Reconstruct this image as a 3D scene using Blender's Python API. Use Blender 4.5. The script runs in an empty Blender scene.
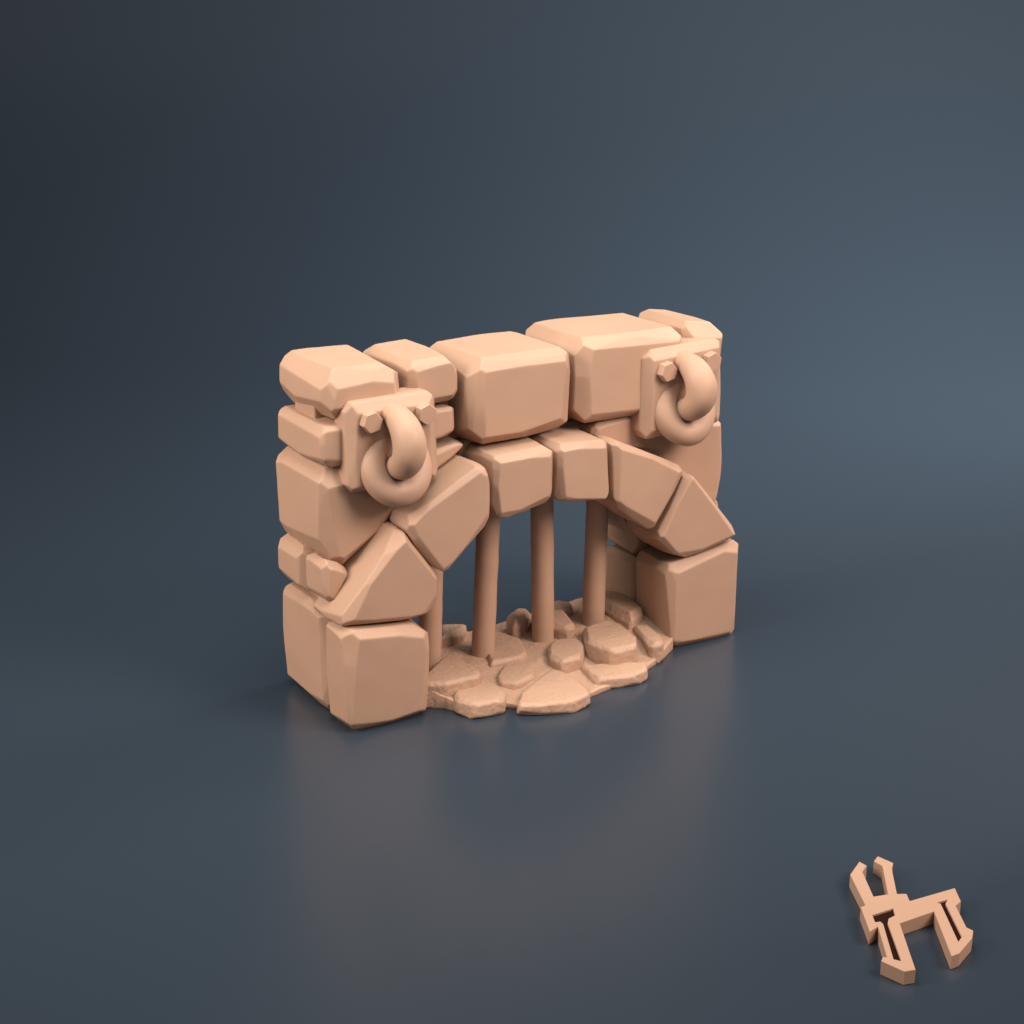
import bpy, bmesh, math, random
from mathutils import Vector, Matrix, noise

scene = bpy.context.scene
col = scene.collection
R = math.radians

# ------------------------------------------------------------------ materials
def clay_material(name, grain=0.0, grain_scale=30.0):
    m = bpy.data.materials.new(name)
    m.use_nodes = True
    nt = m.node_tree
    b = nt.nodes['Principled BSDF']
    tc = nt.nodes.new('ShaderNodeTexCoord')
    n1 = nt.nodes.new('ShaderNodeTexNoise')
    n1.inputs['Scale'].default_value = 1.3
    n1.inputs['Detail'].default_value = 4
    nt.links.new(tc.outputs['Object'], n1.inputs['Vector'])
    ramp = nt.nodes.new('ShaderNodeValToRGB')
    ramp.color_ramp.elements[0].position = 0.25
    ramp.color_ramp.elements[1].position = 0.7
    ramp.color_ramp.elements[0].color = (0.445, 0.251, 0.161, 1)
    ramp.color_ramp.elements[1].color = (0.475, 0.269, 0.174, 1)
    nt.links.new(n1.outputs['Fac'], ramp.inputs['Fac'])
    nt.links.new(ramp.outputs['Color'], b.inputs['Base Color'])
    b.inputs['Roughness'].default_value = 0.52
    b.inputs['Specular IOR Level'].default_value = 0.3
    b.inputs['Subsurface Weight'].default_value = 0.0
    b.inputs['Subsurface Radius'].default_value = (0.10, 0.045, 0.025)
    b.inputs['Subsurface Scale'].default_value = 0.6
    n2 = nt.nodes.new('ShaderNodeTexNoise')
    n2.inputs['Scale'].default_value = grain_scale
    n2.inputs['Detail'].default_value = 5
    nt.links.new(tc.outputs['Object'], n2.inputs['Vector'])
    bp = nt.nodes.new('ShaderNodeBump')
    bp.inputs['Strength'].default_value = 0.06 + grain
    bp.inputs['Distance'].default_value = 0.02
    nt.links.new(n2.outputs['Fac'], bp.inputs['Height'])
    nt.links.new(bp.outputs['Normal'], b.inputs['Normal'])
    return m

CLAY = clay_material('tan_clay', 0.0, 9.0)
GRIT = clay_material('gritty_tan_clay', 0.42, 24.0)

def floor_material():
    m = bpy.data.materials.new('slate_blue_satin')
    m.use_nodes = True
    nt = m.node_tree
    b = nt.nodes['Principled BSDF']
    b.inputs['Base Color'].default_value = (0.026, 0.035, 0.046, 1)
    b.inputs['Roughness'].default_value = 0.36
    b.inputs['Specular IOR Level'].default_value = 0.5
    tc = nt.nodes.new('ShaderNodeTexCoord')
    n = nt.nodes.new('ShaderNodeTexNoise')
    n.inputs['Scale'].default_value = 0.5
    n.inputs['Detail'].default_value = 3
    nt.links.new(tc.outputs['Object'], n.inputs['Vector'])
    mr = nt.nodes.new('ShaderNodeMapRange')
    mr.inputs['To Min'].default_value = 0.27
    mr.inputs['To Max'].default_value = 0.30
    nt.links.new(n.outputs['Fac'], mr.inputs['Value'])
    nt.links.new(mr.outputs['Result'], b.inputs['Roughness'])
    return m

# ------------------------------------------------------------------ object helpers
def tag(o, label=None, cat=None, group=None, kind=None):
    if label: o['label'] = label
    if cat: o['category'] = cat
    if group: o['group'] = group
    if kind: o['kind'] = kind
    return o

def link_mesh(name, me, mat, parent=None):
    me.name = name
    me.materials.clear(); me.materials.append(mat)
    for p in me.polygons: p.use_smooth = True
    o = bpy.data.objects.new(name, me)
    col.objects.link(o)
    if parent: o.parent = parent
    return o

def sculpt(bm, voxel=0.012, smooth=3, factor=0.5, wob=0.006, freq=1.6, seed=0, fine=0.0, ffreq=12.0):
    """voxel-remesh a rough solid, soften it like trimmed clay, and bake it"""
    me = bpy.data.meshes.new('tmp')
    bm.to_mesh(me); bm.free()
    o = bpy.data.objects.new('tmp', me)
    col.objects.link(o)
    r = o.modifiers.new('r', 'REMESH'); r.mode = 'VOXEL'; r.voxel_size = voxel
    if smooth:
        s = o.modifiers.new('s', 'SMOOTH'); s.factor = factor; s.iterations = smooth
    dg = bpy.context.evaluated_depsgraph_get()
    out = bpy.data.meshes.new_from_object(o.evaluated_get(dg))
    bpy.data.objects.remove(o); bpy.data.meshes.remove(me)
    off = Vector((seed * 3.71, seed * 1.93, seed * 2.37))
    if wob or fine:
        nrm = [Vector(v.normal) for v in out.vertices]
        for v, n in zip(out.vertices, nrm):
            d = wob * noise.noise(v.co * freq + off)
            if fine: d += fine * noise.noise(v.co * ffreq + off)
            v.co += n * d
    return out

def rough_block(pts3, b, seed, chips=1.0, corner=0.85):
    """convex hull of the points with every edge and corner hacked off by uneven planes"""
    rnd = random.Random(seed)
    bm = bmesh.new()
    vs = [bm.verts.new(p) for p in pts3]
    bmesh.ops.convex_hull(bm, input=vs)
    loose = [v for v in bm.verts if not v.link_faces]
    if loose: bmesh.ops.delete(bm, geom=loose, context='VERTS')
    bmesh.ops.dissolve_limit(bm, angle_limit=R(3), verts=bm.verts, edges=bm.edges)
    bmesh.ops.recalc_face_normals(bm, faces=bm.faces)
    cuts = []
    for e in bm.edges:
        if len(e.link_faces) != 2: continue
        n1, n2 = e.link_faces[0].normal.copy(), e.link_faces[1].normal.copy()
        ang = n1.angle(n2, 0)
        if ang < R(12): continue
        a, c = e.verts[0].co.copy(), e.verts[1].co.copy()
        d = (c - a); L = d.length; d.normalize()
        mid = (a + c) / 2
        s = math.sin(ang / 2)
        w = rnd.uniform(0.75, 1.25)
        n = (n1 * w + n2).normalized()
        bb = min(b, L * 0.5)
        cuts.append((mid - n * bb * s * rnd.uniform(0.55, 0.85), (n + d * rnd.uniform(-.06, .06)).normalized()))
        for k in range(3 if L > 0.5 else 1):                     # a chip somewhere along the edge
            t = rnd.uniform(0, 1)
            p = a.lerp(c, t)
            tilt = (t - 0.5) * rnd.uniform(0.3, 0.9) * chips
            nn = (n1 * rnd.uniform(.6, 1.6) + n2 + d * tilt).normalized()
            cuts.append((p - nn * bb * s * rnd.uniform(0.72, 1.22), nn))
    for v in bm.verts:
        n = Vector()
        for f in v.link_faces: n += f.normal
        n.normalize()
        n = (n + Vector((rnd.uniform(-.2, .2), rnd.uniform(-.2, .2), rnd.uniform(-.2, .2)))).normalized()
        cuts.append((v.co - n * b * rnd.uniform(0.7, 1.25) * corner, n))
    for co, no in cuts:
        g = bm.verts[:] + bm.edges[:] + bm.faces[:]
        res = bmesh.ops.bisect_plane(bm, geom=g, dist=1e-5, plane_co=co, plane_no=no, clear_outer=True)
        ed = [x for x in res['geom_cut'] if isinstance(x, bmesh.types.BMEdge)]
        if len(ed) >= 3:
            bmesh.ops.contextual_create(bm, geom=ed)
    bmesh.ops.holes_fill(bm, edges=bm.edges, sides=0)
    bmesh.ops.recalc_face_normals(bm, faces=bm.faces)
    return bm

seed_counter = [10]
def stone(name, pts, lo, hi, b, parent, axis='y', taper=0.0, mat=None, seed=None, smooth=2, corner=0.85, **kw):
    """pts: outline in (x,z) extruded lo..hi along y, or in (x,y) extruded along z"""
    seed_counter[0] += 1
    sd = seed if seed is not None else seed_counter[0]
    cx = sum(p[0] for p in pts) / len(pts); cy = sum(p[1] for p in pts) / len(pts)
    P = []
    gap = .016 if axis == 'y' else 0
    for (u, v) in pts:
        L = math.hypot(u - cx, v - cy); u -= (u - cx) / L * gap * 1.4; v -= (v - cy) / L * gap * 1.4
        if axis == 'y':
            P += [(u, lo, v), (u, hi, v)]
        else:
            k = 1 - taper
            P += [(cx + (u - cx) / k, cy + (v - cy) / k, lo), (u, v, hi)]
    bm = rough_block(P, b, sd, corner=corner)
    kw.setdefault('fine', .002); kw.setdefault('ffreq', 5.0)
    me = sculpt(bm, seed=sd, smooth=smooth, **kw)
    return link_mesh(name, me, mat or CLAY, parent)

def rect(x0, x1, z0, z1):
    return [(x0, z0), (x1, z0), (x1, z1), (x0, z1)]

def tube_mesh(path, radii, seg=28, closed=False):
    """sweep a circle along a list of points with a radius at each"""
    bm = bmesh.new(); rings = []
    n = len(path)
    up0 = None
    for i, p in enumerate(path):
        a = path[(i - 1) % n] if (closed or i > 0) else path[i]
        c = path[(i + 1) % n] if (closed or i < n - 1) else path[i]
        t = (c - a).normalized()
        if up0 is None:
            up0 = Vector((1, 0, 0)) if abs(t.x) < 0.9 else Vector((0, 1, 0))
        s = (up0 - t * up0.dot(t)).normalized(); up0 = s
        q = t.cross(s)
        rings.append([bm.verts.new(p + (s * math.cos(2 * math.pi * k / seg) + q * math.sin(2 * math.pi * k / seg)) * radii[i]) for k in range(seg)])
    for i in range(n if closed else n - 1):
        A, B = rings[i], rings[(i + 1) % n]
        for k in range(seg):
            bm.faces.new((A[k], A[(k + 1) % seg], B[(k + 1) % seg], B[k]))
    if not closed:
        bm.faces.new(rings[0][::-1]); bm.faces.new(rings[-1])
    bmesh.ops.recalc_face_normals(bm, faces=bm.faces)
    return bm

def bm_to_mesh(bm):
    me = bpy.data.meshes.new('m'); bm.to_mesh(me); bm.free(); return me

# ------------------------------------------------------------------ the setting: one sweep of satin slate-blue
def build_floor():
    bm = bmesh.new()
    yaw = R(31.7)
    f = Vector((math.sin(yaw), math.cos(yaw), 0)); r = Vector((math.cos(yaw), -math.sin(yaw), 0))
    c = Vector((2.5, 0.7, 0))
    prof = [(-40, 0), (-12, 0), (-6, 0), (0, 0), (6, 0), (12, 0)]
    y0, rad = 14.0, 22.0
    for k in range(0, 33):
        a = R(90) * k / 32
        prof.append((y0 + rad * math.sin(a), rad * (1 - math.cos(a))))
    prof.append((y0 + rad, rad + 30))
    xs = [-70, -40, -20, -10, 0, 10, 20, 40, 70]
    grid = [[bm.verts.new(c + r * x + f * d + Vector((0, 0, z))) for x in xs] for d, z in prof]
    for i in range(len(prof) - 1):
        for j in range(len(xs) - 1):
            bm.faces.new((grid[i][j], grid[i][j + 1], grid[i + 1][j + 1], grid[i + 1][j]))
    bmesh.ops.recalc_face_normals(bm, faces=bm.faces)
    o = link_mesh('floor', bm_to_mesh(bm), floor_material())
    tag(o, kind='structure')
build_floor()

# ------------------------------------------------------------------ the miniature wall
wall = bpy.data.objects.new('stone_archway', None)
col.objects.link(wall)
wall.empty_display_size = 0.5
tag(wall, 'tan clay miniature stone wall with barred arch and two iron ring plates on dark floor', 'archway')

# hidden mortar body behind the joints
def build_core():
    bm = bmesh.new()
    pts = [(0.14, 0.03), (0.80, 0.03), (0.80, 0.95)]
    for k in range(0, 25):
        a = math.pi - math.pi * k / 24
        pts.append((2.60 + 1.50 * math.cos(a), 1.0 + 1.22 * math.sin(a)))
    pts += [(4.28, 0.95), (4.28, 0.03), (4.96, 0.03), (4.96, 3.38), (0.14, 3.38)]
    for y in (0.78, 1.25):
        bm.faces.new([bm.verts.new((x, y, z)) for x, z in pts])
    fs = bm.faces[:]
    a, b = fs[0].verts[:], fs[1].verts[:]
    n = len(a)
    for i in range(n):
        bm.faces.new((a[i], a[(i + 1) % n], b[(i + 1) % n], b[i]))
    bmesh.ops.recalc_face_normals(bm, faces=bm.faces)
    link_mesh('mortar', sculpt(bm, voxel=0.03, smooth=2, wob=0.01), CLAY, wall)
build_core()

WS = 'wall_stone'
stone(WS, [(.04, 3.085), (.985, 3.10), (1.005, 3.63), (.075, 3.64)], .38, 1.58, .14, wall, corner=.65)
stone(WS, [(1.03, 3.09), (1.64, 3.11), (1.64, 3.63), (1.03, 3.60)], .43, 1.56, .09, wall)
stone(WS, [(1.66, 2.63), (2.945, 2.66), (2.94, 3.59), (1.66, 3.59)], .25, 1.42, .13, wall, corner=.55)
stone(WS, [(2.965, 2.68), (4.36, 2.70), (4.40, 3.635), (2.96, 3.65)], .25, 1.50, .125, wall, corner=.6)
stone(WS, [(4.46, 3.02), (5.06, 3.02), (5.05, 3.59), (4.46, 3.67)], .36, 1.46, .12, wall)
stone(WS, rect(4.3, 5.075, 2.51, 3.02), .46, 1.38, .06, wall)
stone(WS, [(5.10, 1.60), (5.09, 2.50), (3.72, 2.50), (3.70, 2.40), (4.30, 2.05), (4.98, 1.38)], .40, 1.38, .055, wall)
stone(WS, [(4.75, 1.15), (5.10, 1.15), (5.12, 1.50), (4.97, 1.59), (4.75, 1.56)], .45, 1.36, .045, wall)
stone(WS, [(3.22, 2.46), (3.24, 2.66), (3.97, 2.75), (4.25, 2.6), (4.22, 2.16)], .385, 1.2, .05, wall)
stone(WS, [(1.7, 2.40), (3.30, 2.40), (3.30, 2.64), (1.7, 2.64)], .62, 1.2, .05, wall)
stone(WS, [(1.15, 2.40), (1.32, 2.38), (1.74, 2.65), (1.68, 2.71), (1.20, 2.63)], .43, 1.2, .05, wall)
stone(WS, [(1.12, 2.70), (1.605, 2.76), (1.605, 3.09), (1.12, 3.09)], .45, 1.2, .06, wall)
stone(WS, [(.0, 2.635), (.5, 2.64), (.5, 3.085), (.0, 3.085)], .365, 1.47, .065, wall)
stone(WS, [(.5, 2.62), (1.1, 2.62), (1.1, 3.06), (.5, 3.06)], .5, 1.38, .05, wall)
stone(WS, [(-.025, 1.72), (.29, 1.54), (.90, 2.08), (1.28, 2.44), (1.2, 2.64), (-.02, 2.65)], .37, 1.54, .11, wall, corner=.6)
stone(WS, rect(-.06, .5, 1.17, 1.72), .825, 1.50, .10, wall)
stone(WS, [(-.04, 1.25), (.1, 1.21), (.33, 1.55), (.26, 1.65), (-.04, 1.74)], .32, .825, .08, wall)
stone(WS, rect(-.02, .9, -.01, 1.16), .435, 1.50, .08, wall)
stone(WS, [(4.05, -.01), (5.06, -.01), (5.06, .84), (4.07, .88)], .735, 1.40, .055, wall)
stone(WS, [(4.07, .90), (5.06, .87), (5.06, 1.12), (4.10, 1.24)], .735, 1.39, .04, wall)
# pillars
stone('pillar_stone', [(-.03, -.03), (.955, -.03), (.97, .995), (-.04, 1.12)], -.125, .43, .095, wall, corner=.6)
stone('pillar_stone', [(4.09, -.03), (5.09, -.03), (5.09, 1.16), (4.00, 1.015)], -.03, .71, .085, wall, corner=.6)
# arch
ARCH = [
    [(-.09, 1.12), (.92, 1.005), (1.14, 1.18), (1.14, 1.44), (.71, 2.065)],
    [(.72, 2.11), (1.65, 2.59), (1.745, 2.49), (1.75, 1.93), (1.20, 1.435), (1.075, 1.47), (.755, 1.92)],
    [(1.755, 2.62), (2.51, 2.645), (2.525, 2.01), (1.84, 1.89), (1.745, 1.98)],
    [(2.53, 2.645), (3.23, 2.61), (3.245, 1.905), (2.54, 1.975)],
    [(3.245, 2.61), (4.285, 2.11), (3.83, 1.415), (3.25, 1.83)],
    [(4.27, 2.10), (5.045, 1.25), (4.98, 1.16), (4.19, 1.02), (3.835, 1.37)],
]
for p in ARCH:
    stone('arch_stone', p, -.025, .71, .066, wall, corner=.5)
for p in ARCH:
    stone('arch_stone', [(min(4.9, max(.12, x)), z) for x, z in p], .73, 1.36, .06, wall)

# bars
def bar(top, bot):
    a, b = Vector(bot), Vector(top)
    n = 40
    path = [a.lerp(b, i / n) + Vector((.003 * noise.noise(Vector((i * .15, a.x, 0))), .003 * noise.noise(Vector((i * .15, a.x, 7))), 0)) for i in range(n + 1)]
    rad = [.127 + .004 * noise.noise(Vector((i * .3, a.x * 3, 3))) for i in range(n + 1)]
    bm = tube_mesh(path, rad, 32)
    link_mesh('bar', bm_to_mesh(bm), CLAY, wall)
BARS = [((1.42, .70, 1.75), (1.36, .70, .02)), ((2.14, .70, 2.2), (2.03, .70, .02)),
        ((2.79, .70, 2.3), (2.825, .70, .02)), ((3.55, .70, 2.2), (3.50, .70, .02))]
for t, b in BARS: bar(t, b)

# ring plates
def ring_plate(quad, y0, bolts, sc, rc, seed, label):
    me = sculpt(rough_block([(x, y, z) for x, z in quad for y in (y0, .62)], .085, seed, chips=.2, corner=.5), voxel=.012, smooth=2, wob=.004, seed=seed)
    pl = link_mesh('ring_plate', me, CLAY, wall)
    tag(pl, label)
    for k, (bx, bz) in enumerate(bolts):
        bm = bmesh.new()
        rot = R(12 + 9 * k)
        rows = []
        for (yy, s) in ((.03, 1), (-.085, 1), (-.095, .93)):
            rows.append([bm.verts.new((bx + (.110) * s * math.cos(rot + i * math.pi / 3), y0 + yy, bz + (.110) * s * math.sin(rot + i * math.pi / 3))) for i in range(6)])
        for A, B in zip(rows, rows[1:]):
            for i in range(6): bm.faces.new((A[i], A[(i + 1) % 6], B[(i + 1) % 6], B[i]))
        bm.faces.new(rows[0]); bm.faces.new(rows[-1])
        bmesh.ops.recalc_face_normals(bm, faces=bm.faces)
        o = link_mesh('bolt', bm_to_mesh(bm), CLAY, pl)
        for p in o.data.polygons: p.use_smooth = False
    # staple: half loop standing out of the plate
    sx, sz = sc
    n = 40; path = []; rad = []
    for i in range(n + 1):
        a = R(-100) + R(200) * i / n                                 # -90 top .. +90 bottom
        path.append(Vector((sx, y0 + .02 - .35 * math.cos(a), sz - .265 * math.sin(a))))
        rad.append(.12 + .048 * max(0, math.cos(a)) ** 1.2)
    link_mesh('staple', sculpt(tube_mesh(path, rad, 32), voxel=.012, smooth=3, wob=.012, freq=4, seed=seed), CLAY, pl)
    rx, rz = rc
    path = []
    for i in range(72):
        a = 2 * math.pi * i / 72
        path.append(Vector((rx + .252 * math.cos(a), y0 + .025 + .115 * math.sin(a), rz + .255 * math.sin(a))))
    link_mesh('ring', bm_to_mesh(tube_mesh(path, [.144 + .010 * noise.noise(Vector((math.cos(i * .0873), math.sin(i * .0873), seed))) for i in range(72)], 32, True)), CLAY, pl)

ring_plate([(.23, 2.38), (1.28, 2.41), (1.25, 3.33), (.25, 3.31)], .20,
           [(.46, 3.13), (1.07, 3.13)], (.725, 2.90), (.745, 2.63), 301, 'left ring plate set over the arch shoulder')
ring_plate([(3.76, 2.45), (4.85, 2.51), (4.81, 3.48), (3.77, 3.44)], .12,
           [(3.99, 3.22), (4.59, 3.26)], (4.24, 3.03), (4.27, 2.76), 302, 'right ring plate near the wall end')

# paved base
RIM = [(.7, .25), (.92, .16), (1.0, .03), (1.10, -.06), (1.20, -.20), (1.40, -.36), (1.66, -.38), (1.78, -.48), (2.14, -.63), (2.49, -.64),
       (2.9, -.55), (3.2, -.53), (3.49, -.36), (3.85, -.19), (4.12, -.01), (4.3, .3), (4.3, 1.36), (3.4, 1.40), (2.6, 1.38), (1.7, 1.36), (.7, 1.36)]
def build_base():
    bm = bmesh.new()
    f = bm.faces.new([bm.verts.new((x, y, -.01)) for x, y in RIM])
    ret = bmesh.ops.extrude_face_region(bm, geom=[f])
    bmesh.ops.translate(bm, verts=[v for v in ret['geom'] if isinstance(v, bmesh.types.BMVert)], vec=(0, 0, .065))
    bmesh.ops.recalc_face_normals(bm, faces=bm.faces)
    me = sculpt(bm, voxel=.015, smooth=2, wob=0)
    for v in me.vertices:
        if v.co.z > .035:
            v.co.z += .02 * noise.noise(v.co * 2.2) + .10 * max(0, min(1, (v.co.y + .45) / .9)) + .012 * noise.noise(v.co * 7) + .004 * noise.noise(v.co * 25) + .075 * max(0, v.co.x - 2.6) * max(0, min(1, v.co.y + .3)) + .10 * max(0, min(1, (1.25 - v.co.x) / .25))
    return link_mesh('paved_base', me, GRIT, wall)
base = build_base()

COB = [
    (0.28, 0.030, [(0.968, 0.189), (1.286, 0.431), (1.611, 0.729), (1.63, 0.057), (1.549, -0.052), (1.138, -0.048), (0.914, 0.091)]),
    (0.170, 0.040, [(1.222, -0.058), (1.501, 0.159), (1.691, 0.081), (1.724, -0.292), (1.571, -0.501), (1.251, -0.452), (1.148, -0.24)]),
    (0.140, 0.030, [(1.691, -0.571), (1.82, -0.424), (2.098, -0.208), (2.487, -0.005), (2.578, -0.264), (2.509, -0.657), (2.446, -0.788), (2.193, -0.844), (1.877, -0.753), (1.681, -0.647)]),
    (0.160, 0.030, [(1.841, 0.096), (2.073, 0.319), (2.388, 0.25), (2.217, -0.096), (1.919, -0.19), (1.776, -0.063)]),
    (0.200, 0.035, [(2.465, 1.182), (2.569, 0.802), (2.436, 0.404), (2.311, 0.311), (1.914, 0.348), (2.152, 0.882)]),
    (0.24, 0.040, [(2.62, 0.305), (2.833, 0.478), (3.071, 0.376), (3.018, 0.146), (2.831, -0.081), (2.546, -0.113), (2.526, 0.108)]),
    (0.32, 0.045, [(3.177, 0.434), (3.597, 0.541), (3.596, -0.005), (3.39, -0.314), (3.064, -0.299), (2.989, 0.106)]),
    (0.25, 0.035, [(3.798, 0.349), (3.98, 0.282), (3.865, -0.188), (3.74, -0.286), (3.632, -0.22), (3.703, 0.045)]),
    (0.140, 0.030, [(2.803, -0.076), (3.035, -0.177), (3.477, -0.367), (3.343, -0.574), (3.157, -0.622), (2.74, -0.509)]),
    (0.36, 0.060, [(2.589, 1.136), (2.781, 1.253), (2.951, 1.196), (2.826, 0.943), (2.551, 0.882)]),
    (0.34, 0.050, [(2.982, 1.19), (3.28, 1.006), (3.174, 0.558), (3.052, 0.452), (2.955, 0.511), (2.835, 0.905)]),
    (0.33, 0.050, [(3.362, 1.346), (3.531, 1.172), (3.429, 0.992), (3.198, 1.04)]),
    (0.30, 0.050, [(1.879, 1.431), (2.167, 1.299), (2.062, 1.091), (1.673, 1.065)]),
    (0.38, 0.070, [(3.77, 1.316), (4.023, 1.209), (4.18, 0.862), (4.062, 0.448), (3.75, 0.312), (3.726, 0.704), (3.708, 0.908)]),
]
for z, b, pts in COB:
    stone('cobblestone', pts, -.005, z, b, base, axis='z', taper=.05, mat=GRIT, voxel=.013, smooth=1, corner=.45, wob=.012, freq=3, fine=.004, ffreq=18)

# ------------------------------------------------------------------ the small emblem token lying on the floor
def build_emblem():
    outline = [(2.442, -4.874), (2.448, -4.947), (2.348, -5.003), (2.144, -5.357), (2.279, -5.395), (2.565, -5.027), (2.563, -4.927), (2.64, -4.887), (2.67, -5.033), (2.594, -5.096), (2.338, -5.425), (2.406, -5.466), (2.345, -5.565), (2.809, -5.61), (2.702, -5.779), (2.616, -5.805), (2.446, -6.089), (2.456, -6.15), (2.369, -6.222), (2.129, -6.322), (2.056, -6.32), (2.414, -5.776), (2.042, -5.763), (1.679, -6.308), (1.594, -6.284), (1.546, -6.091), (1.59, -6.061), (1.618, -6.079), (1.872, -5.704), (1.764, -5.728), (1.951, -5.426), (2.002, -5.426), (2.233, -4.993)]
    slots = [[(1.942, -5.556), (2.167, -5.569), (2.098, -5.665), (2.02, -5.673), (1.968, -5.717), (1.671, -6.18), (1.633, -6.122), (1.921, -5.704), (1.926, -5.67), (1.883, -5.656)],
             [(2.516, -5.689), (2.648, -5.7), (2.574, -5.747), (2.322, -6.172), (2.232, -6.214), (2.532, -5.725)]]
    cu = bpy.data.curves.new('emblem', 'CURVE')
    cu.dimensions = '2D'; cu.fill_mode = 'BOTH'
    t = .056
    cu.extrude = t; cu.bevel_depth = .005; cu.bevel_resolution = 1; cu.offset = 0
    for L in [outline] + slots:
        s = cu.splines.new('POLY'); s.points.add(len(L) - 1)
        for p, (x, y) in zip(s.points, L): p.co = (x, y, 0, 1)
        s.use_cyclic_u = True
    tmp = bpy.data.objects.new('tmp', cu); col.objects.link(tmp)
    dg = bpy.context.evaluated_depsgraph_get()
    me = bpy.data.meshes.new_from_object(tmp.evaluated_get(dg))
    bpy.data.objects.remove(tmp); bpy.data.curves.remove(cu)
    cx, cy = 2.0, -5.8
    for v in me.vertices: v.co = Vector((v.co.x - cx, v.co.y - cy, v.co.z))
    o = link_mesh('emblem_token', me, CLAY)
    o.location = (cx, cy, t + .006)
    for p in o.data.polygons: p.use_smooth = False
    shade_mat = bpy.data.materials.new('painted_slot_shade'); shade_mat.use_nodes = True  # near-black brown standing in for the shade deep in the slots
    ib = shade_mat.node_tree.nodes['Principled BSDF']
    ib.inputs['Base Color'].default_value = (.020, .006, .004, 1); ib.inputs['Specular IOR Level'].default_value = .05; ib.inputs['Roughness'].default_value = .7
    for L in slots:  # added dark sheet inside each slot, its shade painted as colour
        bm = bmesh.new()
        k = 1.06
        mx = sum(p[0] for p in L) / len(L); my = sum(p[1] for p in L) / len(L)
        f = bm.faces.new([bm.verts.new((mx + (x - mx) * k - cx, my + (y - my) * k - cy, .042)) for x, y in L])
        bmesh.ops.triangulate(bm, faces=[f])
        bmesh.ops.recalc_face_normals(bm, faces=bm.faces)
        link_mesh('slot_shade', bm_to_mesh(bm), shade_mat, o)
    tag(o, 'small flat tan token shaped like a horned four-legged animal, lying alone on the dark floor', 'token')
build_emblem()

# ------------------------------------------------------------------ camera
cam_d = bpy.data.cameras.new('camera'); cam = bpy.data.objects.new('camera', cam_d); col.objects.link(cam)
pitch, yaw = R(17.8), R(31.7)
fw = Vector((math.sin(yaw) * math.cos(pitch), math.cos(yaw) * math.cos(pitch), -math.sin(pitch)))
rt = Vector((math.cos(yaw), -math.sin(yaw), 0)); up = rt.cross(fw)
M = Matrix((rt, up, -fw)).transposed().to_4x4()
M.translation = (-6.82, -14.25, 7.37)
cam.matrix_world = M
cam_d.sensor_width = 36; cam_d.lens = 1700 / 1024 * 36
cam_d.clip_start = .1; cam_d.clip_end = 1000
scene.camera = cam

# ------------------------------------------------------------------ light: studio softboxes
w = bpy.data.worlds.new('World'); scene.world = w; w.use_nodes = True
w.node_tree.nodes['Background'].inputs['Color'].default_value = (.95, .97, 1, 1)
w.node_tree.nodes['Background'].inputs['Strength'].default_value = .25

def area(name, loc, target, size, power, color=(1, 1, 1), size_y=None):
    l = bpy.data.lights.new(name, 'AREA'); l.energy = power; l.color = color
    l.size = size
    if size_y: l.shape = 'RECTANGLE'; l.size_y = size_y
    o = bpy.data.objects.new(name, l); col.objects.link(o)
    o.location = loc
    o.rotation_euler = (Vector(target) - Vector(loc)).to_track_quat('-Z', 'Y').to_euler()
    return o
area('key_softbox', (.5, -1.2, 12), (2.5, .5, 1), 8, 1300, (.88, 1, 1.0))
area('front_softbox', (8.5, -11, 11.5), (2.5, 0, 1.5), 8, 950, (1, .91, .855)).data.spread = R(100)
area('left_softbox', (-12, 1.5, 9.5), (2.0, .5, 1.5), 7, 640, (1, .94, .88)).data.spread = R(90)
def stage(x, d, z):                                                   # studio coordinates: right, away from the camera, up
    yw = R(31.7)
    return Vector((2.5 + math.cos(yw) * x + math.sin(yw) * d, .7 - math.sin(yw) * x + math.cos(yw) * d, z))
area('backdrop_softbox', stage(12, 10, 14), stage(5, 24, 3), 12, 10500, (.96, .985, 1))

# ------------------------------------------------------------------ render settings
scene.view_settings.view_transform = 'Standard'
scene.view_settings.look = 'None'
scene.view_settings.exposure = 0
scene.cycles.use_denoising = True
scene.cycles.max_bounces = 8
scene.cycles.diffuse_bounces = 1
